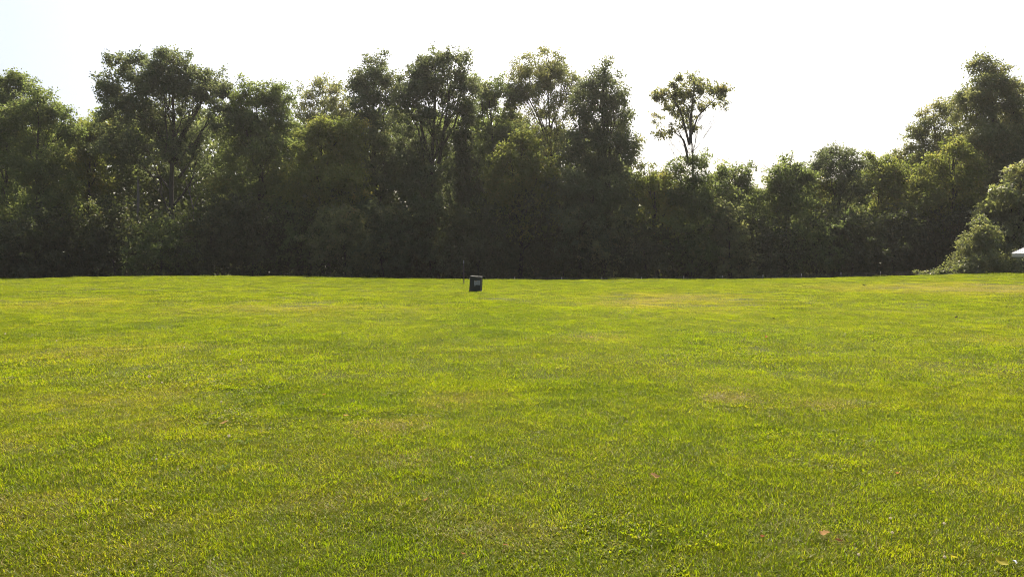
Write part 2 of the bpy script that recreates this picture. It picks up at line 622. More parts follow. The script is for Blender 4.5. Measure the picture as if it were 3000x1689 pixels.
# ------------------------------------------------------------------ trees
def sprays(rng, C, R, n_spray, per, leaf, gap, noise, spread=1.0, droop=.35, shell=.45, clump_n=1.1, clump_r=1.0):
    # clumps of foliage sit on the lobe's skin (a few inside); sprays fill each flattened clump
    area = math.pi * R[0] * R[2]
    nc = int(max(7, clump_n * area))
    d = unit(rng.normal(size=(nc, 3)))
    d[:, 2] = np.where(d[:, 2] < -.8, -d[:, 2], d[:, 2])
    rad = (1 - shell) + shell * rng.uniform(0, 1, nc) ** .5
    rad = np.where(rng.uniform(0, 1, nc) < .25, rng.uniform(.1, .7, nc), rad)
    rough = 1 + .24 * noise(d * 2.6 + C * .3) + .12 * noise(d * 7 + C)
    B = C + d * R * (rad * rough)[:, None]
    keepc = noise(B * .6 + 31) > gap
    keepc[:2] = True
    B, d = B[keepc], d[keepc]
    nc = len(B)
    rc = rng.uniform(.55, 1.25, nc) * min(1.25, .3 + .3 * min(R[0], R[2])) * clump_r
    ctint = rng.normal(0, .13, nc)
    kc = rng.choice(nc, n_spray, p=(rc ** 2) / (rc ** 2).sum())
    e = unit(rng.normal(size=(n_spray, 3)))
    A = B[kc] + e * (rc[kc] * rng.uniform(.15, 1, n_spray) ** .45)[:, None] * np.array([1, 1, .75])
    d = unit(d[kc] * .7 + e * .7)
    loose = rng.uniform(0, 1, n_spray) < .25
    L0 = C + e * R * (rng.uniform(.2, 1.05, n_spray) ** .5)[:, None]
    A = np.where(loose[:, None], L0, A)
    d = np.where(loose[:, None], e, d)
    n = len(A)
    if n == 0:
        return np.zeros((0, 4, 3)), np.zeros(0)
    ax = unit(d * .8 + np.array([0, 0, -droop]) + rng.normal(0, .45, (n, 3)))
    sl_ = rng.uniform(.5, 1.2, n) * spread
    stint = rng.normal(.42, .08, n) + ctint[kc]
    m = n * per
    k = np.repeat(np.arange(n), per)
    t = rng.uniform(-.5, .5, m)
    pos = A[k] + ax[k] * (t * sl_[k])[:, None] + rng.normal(0, .2, (m, 3)) * spread * np.array([1, 1, .75])
    dirv = unit(ax[k] * .7 + rng.normal(0, .7, (m, 3)) + np.array([0, 0, -.35]))
    nrm = unit(rng.normal(0, .75, (m, 3)) + np.array([0, 0, .8]))
    wv = unit(np.cross(dirv, nrm))
    Ls = leaf * rng.uniform(.65, 1.3, m)
    Ws = Ls * rng.uniform(.45, .7, m)
    p0 = pos
    p1 = pos + dirv * (Ls * .42)[:, None] + wv * (Ws * .5)[:, None]
    p2 = pos + dirv * Ls[:, None]
    p3 = pos + dirv * (Ls * .42)[:, None] - wv * (Ws * .5)[:, None]
    return np.stack([p0, p1, p2, p3], 1), np.clip(stint[k] + rng.normal(0, .12, m), 0, 1)


TRI = [0]


def crown_mesh(name, rng, lobes, leaf, tau, gap, mat, spread=1.0, per=34, droop=.35, shell=.45, seed=1, clump_r=1.0):
    noise = SineNoise(seed * 7 + 1, 9, 2.0)
    Q, T = [], []
    for (C, R, dens) in lobes:
        area = math.pi * R[0] * R[2]
        ns = max(4, int(tau * dens * area / (per * leaf * leaf * .58 * .5 * .5)))
        q, t = sprays(rng, np.asarray(C), np.asarray(R), ns, per, leaf, gap, noise, spread, droop, shell, 1.1, clump_r)
        Q.append(q); T.append(t)
    Q = np.concatenate(Q).reshape(-1, 3)
    T = np.concatenate(T)
    TRI[0] += len(T) * 2
    return Q, T


def bez(a, b, bow, n=6):
    a, b = np.asarray(a, float), np.asarray(b, float)
    m = (a + b) / 2 + np.asarray(bow, float)
    t = np.linspace(0, 1, n)[:, None]
    return a * (1 - t) ** 2 + 2 * m * t * (1 - t) + b * t ** 2


def build_tree(name, label, cat, Y, base_px, lobes, mat, leaf=.25, tau=2.6, gap=-.45, trunk_r=.28, group=None, spread=1.0,
               limbs=None, twig=10, fork=.35, droop=.35, shell=.45, bark=None, per=34, seed=None, lean_top=None, twig_r=.018, limb=.7, clump_r=1.0):
    """lobes: (px, py, rx px, ry px[, density[, dY]]) of the photograph, set at the tree's own distance Y with real depth"""
    global _seed
    _seed += 1
    seed = seed or _seed
    rng = np.random.default_rng(seed)
    bark = bark or BARK
    bx = (base_px - 1500) / F * Y
    bz = gz(bx, Y) - .1
    base = np.array([bx, Y, bz])
    wl = []
    for lb in lobes:
        px, py, rx, ry = lb[:4]
        dens = lb[4] if len(lb) > 4 else 1.0
        dy = lb[5] if len(lb) > 5 else rng.uniform(-1.2, 1.2)
        s = (Y + dy) / F
        C = P(px, py, Y + dy)
        if py > (590 if base_px < 1850 else 655) and cat == 'tree':
            dens *= .42          # hidden behind the shrubs
        elif cat == 'tree':
            dens *= 1.1
        wl.append((C, np.array([rx * s * 1.07, (rx + ry) * .45 * s, ry * s * 1.03]), dens))
    root = empty(name, base, label, cat, group)
    Q, T = crown_mesh('crown', rng, wl, leaf, tau, gap, mat, spread, per, droop, shell, seed, clump_r)
    # keep leaves above the ground
    q4 = Q.reshape(-1, 4, 3)
    ok = q4[:, :, 2].min(axis=1) > ground_z(q4[:, 0, 0], q4[:, 0, 1]) + .02
    Q, T = q4[ok].reshape(-1, 3), T[ok]
    me = fast_mesh('crown', Q - base, 4, LEAF[mat], T)
    c = link(bpy.data.objects.new('crown', me))
    c.parent = root
    # trunk: to the top lobe; limbs to the others
    V, Fc = [], []
    tops = sorted(wl, key=lambda l: -l[0][2])
    if lean_top is not None:
        top = P(lean_top[0], lean_top[1], Y)
    else:
        cx = np.mean([l[0][0] for l in wl])
        top = np.array([.5 * cx + .5 * tops[0][0][0], tops[0][0][1], tops[0][0][2] + tops[0][1][2] * .3])
    H = top[2] - base[2]
    n = 10
    tr = []
    for i in range(n):
        t = i / (n - 1)
        p = base * (1 - t) + top * t
        p = p + np.array([math.sin(t * 5 + seed), math.cos(t * 4 + seed * 2), 0]) * .018 * H * math.sin(math.pi * t)
        tr.append(p)
    tr = np.array(tr)
    tr_r = [trunk_r * (1.35 if i == 0 else (1 - .88 * (i / (n - 1)) ** .9)) for i in range(n)]
    tube(V, Fc, tr, tr_r, 8)
    o = mesh_obj('trunk', V, Fc, bark, root, base, smooth=True)
    BV, BF = [], []
    segs = []
    for (C, R, dens) in wl:
        f = np.clip((C[2] - R[2] * .9 - base[2]) / H * rng.uniform(.65, .9), fork * .5, .85)
        a = base + (top - base) * f
        i = int(round(f * (n - 1)))
        a = tr[i]
        L_ = np.linalg.norm(C - a)
        pts = bez(a, C + np.array([0, 0, R[2] * .35]), (0, 0, -L_ * .10), 7)
        pts[1:-1] += rng.normal(0, .03 * L_, (5, 3))
        r0 = min(tr_r[i] * .75, trunk_r * .55) * limb
        tube(BV, BF, pts, np.linspace(r0, r0 * .2 + .01, 7), 5)
        segs.append((pts, C, R, r0))
    if limbs:
        for lm in limbs:
            pts = np.array([P(x, y, Y + rng.uniform(-.3, .3)) for (x, y, r) in lm])
            tube(BV, BF, pts, [r for (x, y, r) in lm], 6)
    for (pts, C, R, r0) in segs:
        for _ in range(twig):
            a = pts[rng.integers(2, 7)]
            d = unit(rng.normal(size=3) + np.array([0, 0, .35]))
            b = C + d * R * rng.uniform(.6, .95)
            tw = bez(a, b, (0, 0, .06 * np.linalg.norm(b - a)), 5)
            tw[1:-1] += rng.normal(0, .10, (3, 3))
            tube(BV, BF, tw, [twig_r * 2, twig_r * 1.5, twig_r * 1.1, twig_r * .8, twig_r * .4], 3)
    if BV:
        mesh_obj('branches', BV, BF, bark, root, base)
    TRI[0] += len(Fc) * 2 + len(BF) * 2
    return root


_seed = 100
G_TREE = 'trees along the edge of the wood'
T = build_tree
# --- left end
T('oak_tree', 'dark tree cut by the left picture edge, with rounded twin top', 'tree', 82, 10,
  [(-60, 330, 110, 100), (30, 262, 42, 44), (-10, 300, 60, 60), (84, 252, 30, 26), (20, 380, 90, 90), (-40, 520, 130, 110), (20, 620, 110, 90)], 'green', group=G_TREE)
T('locust_tree', 'bright feathery tree sloping down to the right, at the left end of the wood', 'tree', 79, 120,
  [(110, 300, 50, 50), (150, 360, 62, 50), (70, 360, 70, 60), (195, 372, 34, 40), (110, 450, 100, 75), (130, 570, 110, 90)], 'green', group=G_TREE, droop=.1)
T('young_tree', 'short pale yellow green tree filling the dip left of the big lobed oak', 'tree', 84, 265,
  [(272, 372, 30, 40), (235, 410, 44, 50), (300, 420, 40, 60), (260, 500, 70, 80), (250, 620, 90, 80)], 'yellow', group=G_TREE)
T('oak_tree', 'tall spreading oak with four rounded crown lobes, tallest on the left', 'tree', 80, 520,
  [(378, 205, 62, 50), (305, 258, 42, 38), (440, 230, 40, 60), (510, 205, 54, 58), (480, 170, 26, 22), (618, 240, 50, 56), (560, 270, 60, 55), (340, 330, 52, 60),
   (430, 330, 80, 70), (560, 360, 60, 60, .6), (640, 350, 40, 60, .7), (420, 440, 95, 70, .9), (590, 470, 60, 60, .5), (330, 430, 50, 70), (480, 250, 70, 50)],
  'dark', trunk_r=.42, group=G_TREE, gap=-.55, leaf=.27, lean_top=(500, 190), twig=12,
  limbs=[[(522, 430, .26), (545, 380, .2), (575, 330, .14), (600, 280, .08)], [(520, 470, .22), (470, 400, .17), (430, 330, .12), (400, 250, .07)],
         [(524, 520, .16), (560, 470, .12), (585, 400, .09), (620, 330, .05)]])
T('maple_tree', 'leafy green maple with bright sunlit rim right of the lobed oak', 'tree', 81, 760,
  [(735, 285, 62, 48), (815, 300, 46, 52), (700, 330, 40, 60), (790, 370, 75, 60), (720, 410, 70, 70), (800, 460, 80, 80), (700, 540, 95, 90), (830, 580, 90, 90)],
  'green', group=G_TREE, gap=-.4, trunk_r=.32)
T('ash_tree', 'pale thin topped tree behind the wood, right of the maple', 'tree', 90, 945,
  [(945, 280, 52, 44, .55), (900, 300, 30, 34, .5), (1010, 290, 50, 40, .6), (950, 360, 80, 60, .8), (1000, 430, 90, 80), (930, 540, 90, 90)], 'pale', group=G_TREE, gap=-.2)
T('cherry_tree', 'yellowish bushy tree in front of the thin topped ash', 'tree', 78, 960,
  [(935, 385, 52, 40), (1010, 390, 55, 46), (890, 420, 36, 46), (960, 450, 90, 60), (900, 540, 80, 80), (1010, 560, 90, 90)], 'yellow', group=G_TREE)
T('oak_tree', 'tall dark oak with a rounded top leaning left of the highest crown', 'tree', 83, 1120,
  [(1090, 215, 50, 46), (1060, 255, 36, 44), (1130, 260, 46, 52), (1095, 320, 66, 50), (1070, 400, 60, 70), (1130, 480, 80, 80), (1060, 570, 90, 90)], 'dark', group=G_TREE,
  gap=-.55, trunk_r=.36, twig=12)
T('oak_tree', 'highest broad dark crown in the middle of the wood, many upright limbs', 'tree', 80, 1275,
  [(1270, 185, 42, 40), (1215, 220, 42, 50), (1240, 240, 40, 44), (1320, 205, 46, 46), (1270, 260, 70, 55), (1360, 260, 36, 56), (1190, 280, 40, 44), (1330, 320, 54, 52, .6), (1230, 350, 70, 55, .8),
   (1280, 430, 90, 60, .7), (1200, 470, 70, 70), (1260, 560, 100, 80)],
  'dark', group=G_TREE, gap=-.55, trunk_r=.44, leaf=.27, lean_top=(1275, 180), twig=14, fork=.5,
  limbs=[[(1285, 480, .2), (1298, 400, .17), (1310, 320, .12), (1320, 240, .06)], [(1265, 480, .2), (1240, 400, .16), (1225, 320, .1), (1212, 240, .05)],
         [(1290, 440, .14), (1330, 370, .11), (1352, 300, .07), (1362, 250, .04)]])
T('ivy_covered_tree', 'narrow dark trunk wrapped in ivy beneath the highest crown', 'tree', 78, 1360,
  [(1358, 345, 22, 32), (1357, 400, 26, 42), (1362, 470, 30, 50), (1375, 540, 40, 60), (1365, 620, 60, 60)], 'under', group=G_TREE, spread=.6, leaf=.2, tau=3.4, gap=-.7, twig=3)
T('elm_tree', 'slim tree with upright branches between the highest crown and the pale airy tree', 'tree', 86, 1455,
  [(1405, 255, 30, 36, .8), (1455, 270, 40, 42), (1500, 290, 24, 50, .8), (1440, 340, 50, 60), (1490, 390, 36, 60), (1430, 440, 50, 70), (1450, 540, 80, 90)], 'green', group=G_TREE, gap=-.55, twig=12)
T('poplar_tree', 'tall pale airy tree with sky showing through its rounded crown', 'tree', 87, 1602,
  [(1600, 190, 64, 44, .75), (1545, 225, 54, 50, .65), (1640, 240, 54, 50, .7), (1515, 265, 36, 44, .6), (1680, 245, 24, 34, .7), (1590, 280, 66, 50, .5), (1550, 345, 56, 46, .35),
   (1650, 330, 46, 50, .5), (1600, 420, 60, 50, .7)],
  'pale', group=G_TREE, gap=-.2, trunk_r=.3, lean_top=(1606, 170), twig=18, fork=.6, leaf=.24,
  limbs=[[(1602, 420, .1), (1580, 350, .08), (1550, 290, .06), (1525, 240, .03)], [(1603, 400, .1), (1630, 330, .08), (1650, 270, .05), (1665, 220, .03)]])
T('oak_tree', 'tall dark tree with a pointed top, last high crown before the open sky', 'tree', 81, 1770,
  [(1775, 225, 34, 36), (1745, 265, 44, 44), (1805, 290, 40, 46, .8), (1710, 310, 40, 56), (1770, 330, 66, 46, .8), (1828, 360, 30, 52, .8), (1750, 400, 80, 56), (1835, 430, 32, 56, .7),
   (1790, 470, 70, 60), (1700, 450, 60, 70), (1780, 560, 100, 90)],
  'dark', group=G_TREE, gap=-.55, trunk_r=.36, twig=14, lean_top=(1772, 215))
T('maple_tree', 'mid height yellow tipped maple standing below the pale airy tree', 'tree', 77, 1520,
  [(1538, 430, 44, 40), (1490, 480, 46, 50), (1580, 490, 46, 56), (1460, 540, 44, 60), (1530, 560, 80, 70), (1480, 640, 80, 80), (1590, 640, 80, 80)], 'yellow', group=G_TREE, tau=2.9)
T('hickory_tree', 'dark full tree under the pointed oak, drooping fronds on its left', 'tree', 77, 1700,
  [(1670, 560, 70, 60), (1740, 590, 80, 70), (1640, 630, 70, 80), (1800, 640, 80, 80), (1700, 690, 100, 80)], 'dark', group=G_TREE, tau=2.9)
# --- right of the gap
T('young_tree', 'low bright yellow green tree right of the pointed oak', 'tree', 78, 1930,
  [(1890, 520, 32, 36), (1935, 545, 50, 44), (1970, 580, 46, 46), (1900, 600, 60, 60), (1960, 660, 70, 70), (1900, 720, 80, 60)], 'yellow', group=G_TREE)
T('lone_tall_tree', 'lone tall bare trunked tree with a wide open crown against the sky', 'tree', 80, 2020,
  [(2031, 226, 24, 18, .9), (2062, 252, 44, 26, 1.0), (2040, 270, 34, 24, .9), (1950, 268, 34, 26, 1.0), (1935, 290, 26, 22, .9), (1985, 252, 26, 26, .9), (2000, 292, 44, 28, .9), (2095, 268, 34, 20, 1.0),
   (2128, 262, 22, 14, 1.0), (2126, 312, 9, 14, 1.0), (2085, 295, 34, 18, .7), (1932, 394, 34, 13, .9), (1965, 384, 22, 14, .7), (1925, 352, 16, 18, .8), (2002, 345, 30, 30, .9), (1985, 318, 26, 24, .9),
   (2030, 378, 15, 20, 1.0), (1955, 325, 18, 18, .6), (2045, 306, 30, 20, .7), (2020, 330, 20, 20, .7)],
  'pale', gap=-.6, trunk_r=.24, lean_top=(2023, 330), twig=5, leaf=.23, tau=1.7, spread=.6, group=G_TREE, per=22, twig_r=.012, limb=.3, fork=.9, clump_r=.95,
  limbs=[[(2023, 420, .17), (2023, 350, .13), (2030, 290, .09), (2036, 225, .03)], [(2020, 425, .13), (1998, 340, .1), (1975, 290, .06), (1950, 255, .025)],
         [(2022, 405, .1), (2045, 340, .08), (2085, 300, .05), (2130, 262, .02)], [(2014, 448, .12), (2003, 410, .08), (1975, 385, .05), (1925, 395, .02)],
         [(2018, 474, .12), (2012, 450, .11), (2003, 415, .08), (1985, 380, .04)], [(2085, 300, .035), (2110, 300, .025), (2126, 315, .012)],
         [(2014, 478, .1), (2007, 466, .07), (2004, 460, .03)]])
T('hawthorn_tree', 'small tree in front of the lone tall trunk, loose twiggy top', 'tree', 78, 2010,
  [(2048, 485, 34, 36, .8), (1985, 505, 34, 34, .7), (2020, 560, 60, 50), (2060, 600, 60, 70), (2010, 660, 80, 80)], 'green', group=G_TREE, gap=-.35, twig=14)
T('willow_tree', 'rounded mid green tree right of the lone tall trunk', 'tree', 79, 2140,
  [(2140, 525, 52, 40), (2105, 550, 40, 50), (2180, 560, 34, 44), (2140, 610, 66, 60), (2110, 680, 80, 80), (2180, 690, 60, 80)], 'green', group=G_TREE)
T('young_tree', 'bushy tree with long upright shoots spiking above its top', 'tree', 77, 2300,
  [(2310, 500, 40, 44), (2275, 520, 36, 36), (2350, 530, 36, 40), (2250, 580, 36, 50), (2320, 600, 70, 60), (2260, 660, 60, 70), (2340, 700, 80, 80)], 'green', group=G_TREE, tau=2.9, shell=.6,
  limbs=[[(2300, 500, .05), (2296, 470, .03), (2292, 445, .01)], [(2315, 500, .05), (2318, 465, .03), (2322, 440, .01)], [(2270, 520, .05), (2252, 495, .03), (2232, 480, .01)]])
T('cherry_tree', 'small yellowish tree tucked between the spiky tree and the dark round one', 'tree', 82, 2385,
  [(2385, 530, 34, 36), (2400, 590, 44, 50), (2390, 660, 60, 70)], 'yellow', group=G_TREE)
T('pear_tree', 'dark round headed tree with sky showing through its middle', 'tree', 80, 2465,
  [(2460, 455, 44, 38), (2425, 475, 30, 36), (2498, 480, 28, 40), (2475, 520, 40, 40, .5), (2430, 540, 34, 34, .6), (2505, 550, 34, 44), (2470, 620, 60, 60), (2460, 690, 70, 70)],
  'dark', group=G_TREE, gap=-.4, leaf=.23)
T('walnut_tree', 'yellow green tree right of the dark round headed one', 'tree', 81, 2580,
  [(2555, 490, 34, 34), (2600, 505, 42, 40), (2640, 520, 36, 46), (2570, 560, 56, 54), (2630, 600, 60, 60), (2580, 660, 80, 80)], 'yellow', group=G_TREE)
T('locust_tree', 'pale airy tree leaning left off the tall tree at the right end', 'tree', 85, 2760,
  [(2742, 335, 42, 30, .8), (2775, 345, 30, 34, .8), (2692, 400, 38, 28, .8), (2740, 395, 46, 44, .8), (2720, 450, 44, 40, .9), (2670, 460, 40, 34, .9), (2780, 450, 50, 60), (2700, 520, 70, 50), (2740, 600, 90, 80)],
  'pale', group=G_TREE, gap=-.22, droop=.1, twig=14)
T('oak_tree', 'tall tree with a ragged pointed top at the right end of the wood', 'tree', 78, 2930,
  [(2875, 208, 34, 34), (2925, 215, 28, 32), (2860, 265, 48, 44), (2915, 275, 54, 50), (2985, 290, 44, 46), (2840, 320, 50, 50), (2905, 350, 70, 60), (3000, 370, 70, 70), (3060, 330, 70, 80),
   (2860, 420, 60, 60), (2940, 450, 90, 80), (2900, 540, 100, 80), (3030, 500, 90, 90)], 'pale', group=G_TREE, trunk_r=.4, tau=2.9, gap=-.5)
T('cherry_tree', 'yellow tinged tree below the tall tree at the right end', 'tree', 76, 2780,
  [(2800, 440, 40, 46), (2740, 500, 46, 40), (2820, 510, 52, 50), (2700, 560, 50, 46), (2780, 580, 70, 50), (2840, 600, 40, 50), (2720, 640, 80, 60)], 'yellow', group=G_TREE, droop=.2)
T('sumac_tree', 'big leaved pale tree cut by the right picture edge, above the shed', 'tree', 68, 2990,
  [(3000, 520, 52, 48), (2940, 590, 60, 50), (3010, 610, 80, 60), (2915, 650, 42, 46), (2980, 690, 70, 40), (2915, 715, 50, 50), (3080, 560, 90, 90), (2895, 650, 36, 46), (2935, 670, 50, 44), (2950, 735, 60, 46)], 'sumac', leaf=.34, tau=2.9, gap=-.55, droop=.5, group=G_TREE, per=26)


# --- shrubs in front of the wood
def shrub(name, label, Y, px, lobes, mat, leaf=.2, tau=3.0, group=None, spread=.7, gap=-.6, **k):
    return build_tree(name, label, 'shrub', Y, px, lobes, mat, leaf=leaf, tau=tau, gap=gap, trunk_r=.07, group=group, spread=spread, twig=4, twig_r=.012, **k)


shrub('sunlit_shrub', 'tall sunlit shrub left of the big leaved tree, over the lawn edge', 64.5, 2870,
      [(2875, 672, 26, 34), (2850, 710, 34, 40), (2900, 720, 30, 46), (2870, 760, 54, 46), (2930, 770, 40, 40)], 'sumac', leaf=.2)
shrub('sprawling_shrub', 'low pale shrub sprawling left along the far edge of the lawn', 63.5, 2810,
      [(2850, 778, 40, 28), (2815, 788, 36, 20), (2780, 794, 30, 14), (2750, 799, 26, 9), (2790, 776, 24, 7), (2826, 770, 26, 12)], 'sumac', leaf=.2, spread=.75, clump_r=.7, shell=.7, per=20)
shrub('small_bush', 'little round bush alone on the lawn edge near the fence end', 63.5, 2697, [(2698, 799, 15, 10)], 'sumac', leaf=.16, spread=.3)

SHR = [(-30, 760, 120, 80, 'far left dark shrub rising at the picture edge'), (90, 730, 90, 90, 'dark shrub below the bright feathery tree'),
       (215, 745, 80, 80, 'dark shrub below the young tree in the dip'), (340, 700, 80, 100, 'dark shrub around the pale dead snag'),
       (470, 730, 85, 90, 'dark shrub at the foot of the lobed oak'), (610, 720, 90, 100, 'dark shrub between the lobed oak and the maple'),
       (740, 735, 90, 90, 'dark shrub at the foot of the green maple'), (880, 720, 95, 105, 'dark shrub below the yellowish bushy tree'),
       (1010, 735, 90, 95, 'dark shrub left of the tall stake'), (1130, 720, 95, 110, 'dark shrub behind the tall stake'),
       (1260, 735, 90, 95, 'dark shrub directly behind the stake and the utility box'), (1400, 720, 90, 110, 'dark shrub behind the utility box'),
       (1530, 740, 90, 90, 'dark shrub below the yellow tipped maple'), (1650, 735, 85, 95, 'dark shrub at the left end of the wire fence'),
       (1780, 730, 90, 100, 'dark shrub below the pointed oak'), (1900, 750, 80, 80, 'dark shrub below the low bright tree'),
       (2030, 740, 85, 90, 'dark shrub below the lone tall tree'), (2150, 745, 80, 85, 'dark shrub below the rounded mid green tree'),
       (2270, 745, 85, 85, 'dark shrub below the spiky topped tree'), (2390, 735, 80, 90, 'dark shrub left of the round headed tree foot'),
       (2500, 730, 85, 95, 'dark shrub below the dark round headed tree'), (2620, 720, 85, 100, 'dark shrub above the right end of the fence'),
       (2740, 715, 85, 90, 'dark shrub behind the sprawling pale shrub'), (2850, 700, 80, 90, 'dark shrub behind the tall sunlit shrub')]
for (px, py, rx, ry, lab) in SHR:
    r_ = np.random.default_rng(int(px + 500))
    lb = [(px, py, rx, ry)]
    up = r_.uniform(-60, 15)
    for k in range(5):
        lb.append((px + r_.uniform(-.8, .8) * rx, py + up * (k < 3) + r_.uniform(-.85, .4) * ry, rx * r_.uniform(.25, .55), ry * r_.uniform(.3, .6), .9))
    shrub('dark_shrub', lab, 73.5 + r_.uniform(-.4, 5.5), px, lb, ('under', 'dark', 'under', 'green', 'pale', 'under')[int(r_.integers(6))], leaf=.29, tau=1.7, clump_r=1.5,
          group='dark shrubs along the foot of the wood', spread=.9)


# --- the wood behind, read as one mass
def mass(name, label, cat, tops, Y0, Y1, mat, n, leaf, seed, zlow):
    rng = np.random.default_rng(seed)
    px = np.array([t[0] for t in tops], float)
    py = np.array([t[1] for t in tops], float)
    x_ = rng.uniform(px[0], px[-1], n)
    y_ = rng.uniform(Y0, Y1, n)
    top = np.interp(x_, px, py)
    wob = SineNoise(seed, 7, .02)(np.stack([x_, y_ * 8, 0 * x_], -1)) * 40
    X = (x_ - 1500) / F * y_ * 1.0
    zt = CAMZ + (760 - top + wob) / F * y_
    zb = ground_z(X, y_) + zlow
    Z = zb + (zt - zb) * rng.uniform(0, 1, n) ** .9
    A = np.stack([X, y_, Z], -1)
    keep = (SineNoise(seed + 1, 8, .8)(A) > -.35) | (Z < zb + .62 * (zt - zb))
    A = A[keep]
    n = len(A)
    per = 16
    k = np.repeat(np.arange(n), per)
    m = n * per
    pos = A[k] + rng.normal(0, .55, (m, 3))
    d = unit(rng.normal(0, .7, (m, 3)) + np.array([0, 0, -.3]))
    nr = unit(rng.normal(0, .75, (m, 3)) + np.array([0, 0, .8]))
    wv = unit(np.cross(d, nr))
    Ls = leaf * rng.uniform(.6, 1.3, m)
    p1 = pos + d * (Ls * .42)[:, None] + wv * (Ls * .3)[:, None]
    p3 = pos + d * (Ls * .42)[:, None] - wv * (Ls * .3)[:, None]
    Q = np.stack([pos, p1, pos + d * Ls[:, None], p3], 1)
    ok = Q[:, :, 2].min(axis=1) > ground_z(Q[:, 0, 0], Q[:, 0, 1]) + .02
    Q = Q[ok].reshape(-1, 3)
    TRI[0] += len(Q) // 2
    me = fast_mesh(name, Q, 4, LEAF[mat], np.clip(rng.normal(.45, .18, len(Q) // 4), 0, 1))
    o = link(bpy.data.objects.new(name, me))
    tag(o, label, cat, kind='stuff')


mass('forest', 'green mass of the wood behind the front row of trees', 'forest',
     [(-500, 340), (200, 390), (300, 340), (650, 330), (860, 360), (1100, 310), (1380, 330), (1600, 370), (1820, 470), (1890, 545), (2200, 570), (2400, 560), (2650, 480), (2800, 400), (3300, 390)],
     90, 103, 'green', 15500, .72, 71, 0)
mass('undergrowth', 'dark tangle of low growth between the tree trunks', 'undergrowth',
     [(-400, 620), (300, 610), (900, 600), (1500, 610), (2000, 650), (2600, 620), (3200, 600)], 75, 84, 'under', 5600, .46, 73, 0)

# --- dead snag and bare sapling in the left wood
o = empty('dead_snag', (*P(405, 700, 79)[:2], gz(P(405, 700, 79)[0], 79)), 'pale broken dead trunk standing in the dark left of the lobed oak', 'dead tree')
V, Fc = [], []
b = np.array(o.location)
tube(V, Fc, [b, P(404, 640, 79), P(405, 580, 79), P(405, 545, 79), P(403, 524, 79)], [.17, .15, .13, .12, .07], 7)
mesh_obj('trunk', V, Fc, BARK_PALE, o, b)
V, Fc = [], []
tube(V, Fc, [P(405, 560, 79), P(411, 548, 79), P(414, 540, 79)], [.05, .04, .02], 5)
mesh_obj('branch_stub', V, Fc, BARK_PALE, o, b)
o = empty('bare_sapling', (*P(566, 700, 79.5)[:2], gz(P(566, 700, 79.5)[0], 79.5)), 'thin pale forked sapling right of the lobed oak trunk', 'sapling')
b = np.array(o.location)
V, Fc = [], []
tube(V, Fc, [b, P(568, 660, 79.5), P(566, 610, 79.5), P(556, 570, 79.5), P(545, 530, 79.5), P(530, 500, 79.5), P(518, 470, 79.5)], [.07, .065, .06, .05, .04, .03, .015], 5)
mesh_obj('trunk', V, Fc, BARK_PALE, o, b)
V, Fc = [], []
tube(V, Fc, [P(566, 610, 79.5), P(578, 580, 79.5), P(592, 560, 79.5), P(604, 552, 79.5)], [.045, .035, .025, .012], 5)
tube(V, Fc, [P(556, 570, 79.5), P(560, 530, 79.5), P(556, 500, 79.5)], [.04, .03, .012], 5)
mesh_obj('branches', V, Fc, BARK_PALE, o, b)

print('vegetation triangles', TRI[0])

# ------------------------------------------------------------------ air volume added to lift the dark trees, standing for lens glare
V, Fc = [], []
box(V, Fc, -910, 910, -410, 1210, -3.6, 27)
hm, hN, hL = new_mat('glare_veil_air')
hv = hN.new('ShaderNodeVolumePrincipled')
hv.inputs['Color'].default_value = (1.0, .97, .92, 1)
hv.inputs['Density'].default_value = GLARE_VEIL
hv.inputs['Anisotropy'].default_value = 0.45
ho = hN.new('ShaderNodeOutputMaterial')
hL.new(hv.outputs[0], ho.inputs['Volume'])
hz = mesh_obj('glare_veil', V, Fc, hm)
tag(hz, 'thin bright air veil added over the lawn and the wood to stand for lens glare', 'glare_veil', kind='stuff')

# ------------------------------------------------------------------ shed
ROOF = solid('shed_roof_metal', (.74, .72, .70), .45, .1, .06, 3)
FASCIA = solid('shed_fascia', (.42, .4, .38), .6, 0, .1, 4)
SIDING = solid('shed_siding', (.045, .036, .03), .8, 0, .3, 6)
TRIM = solid('shed_trim', (.3, .29, .28), .7, 0, .1, 5)


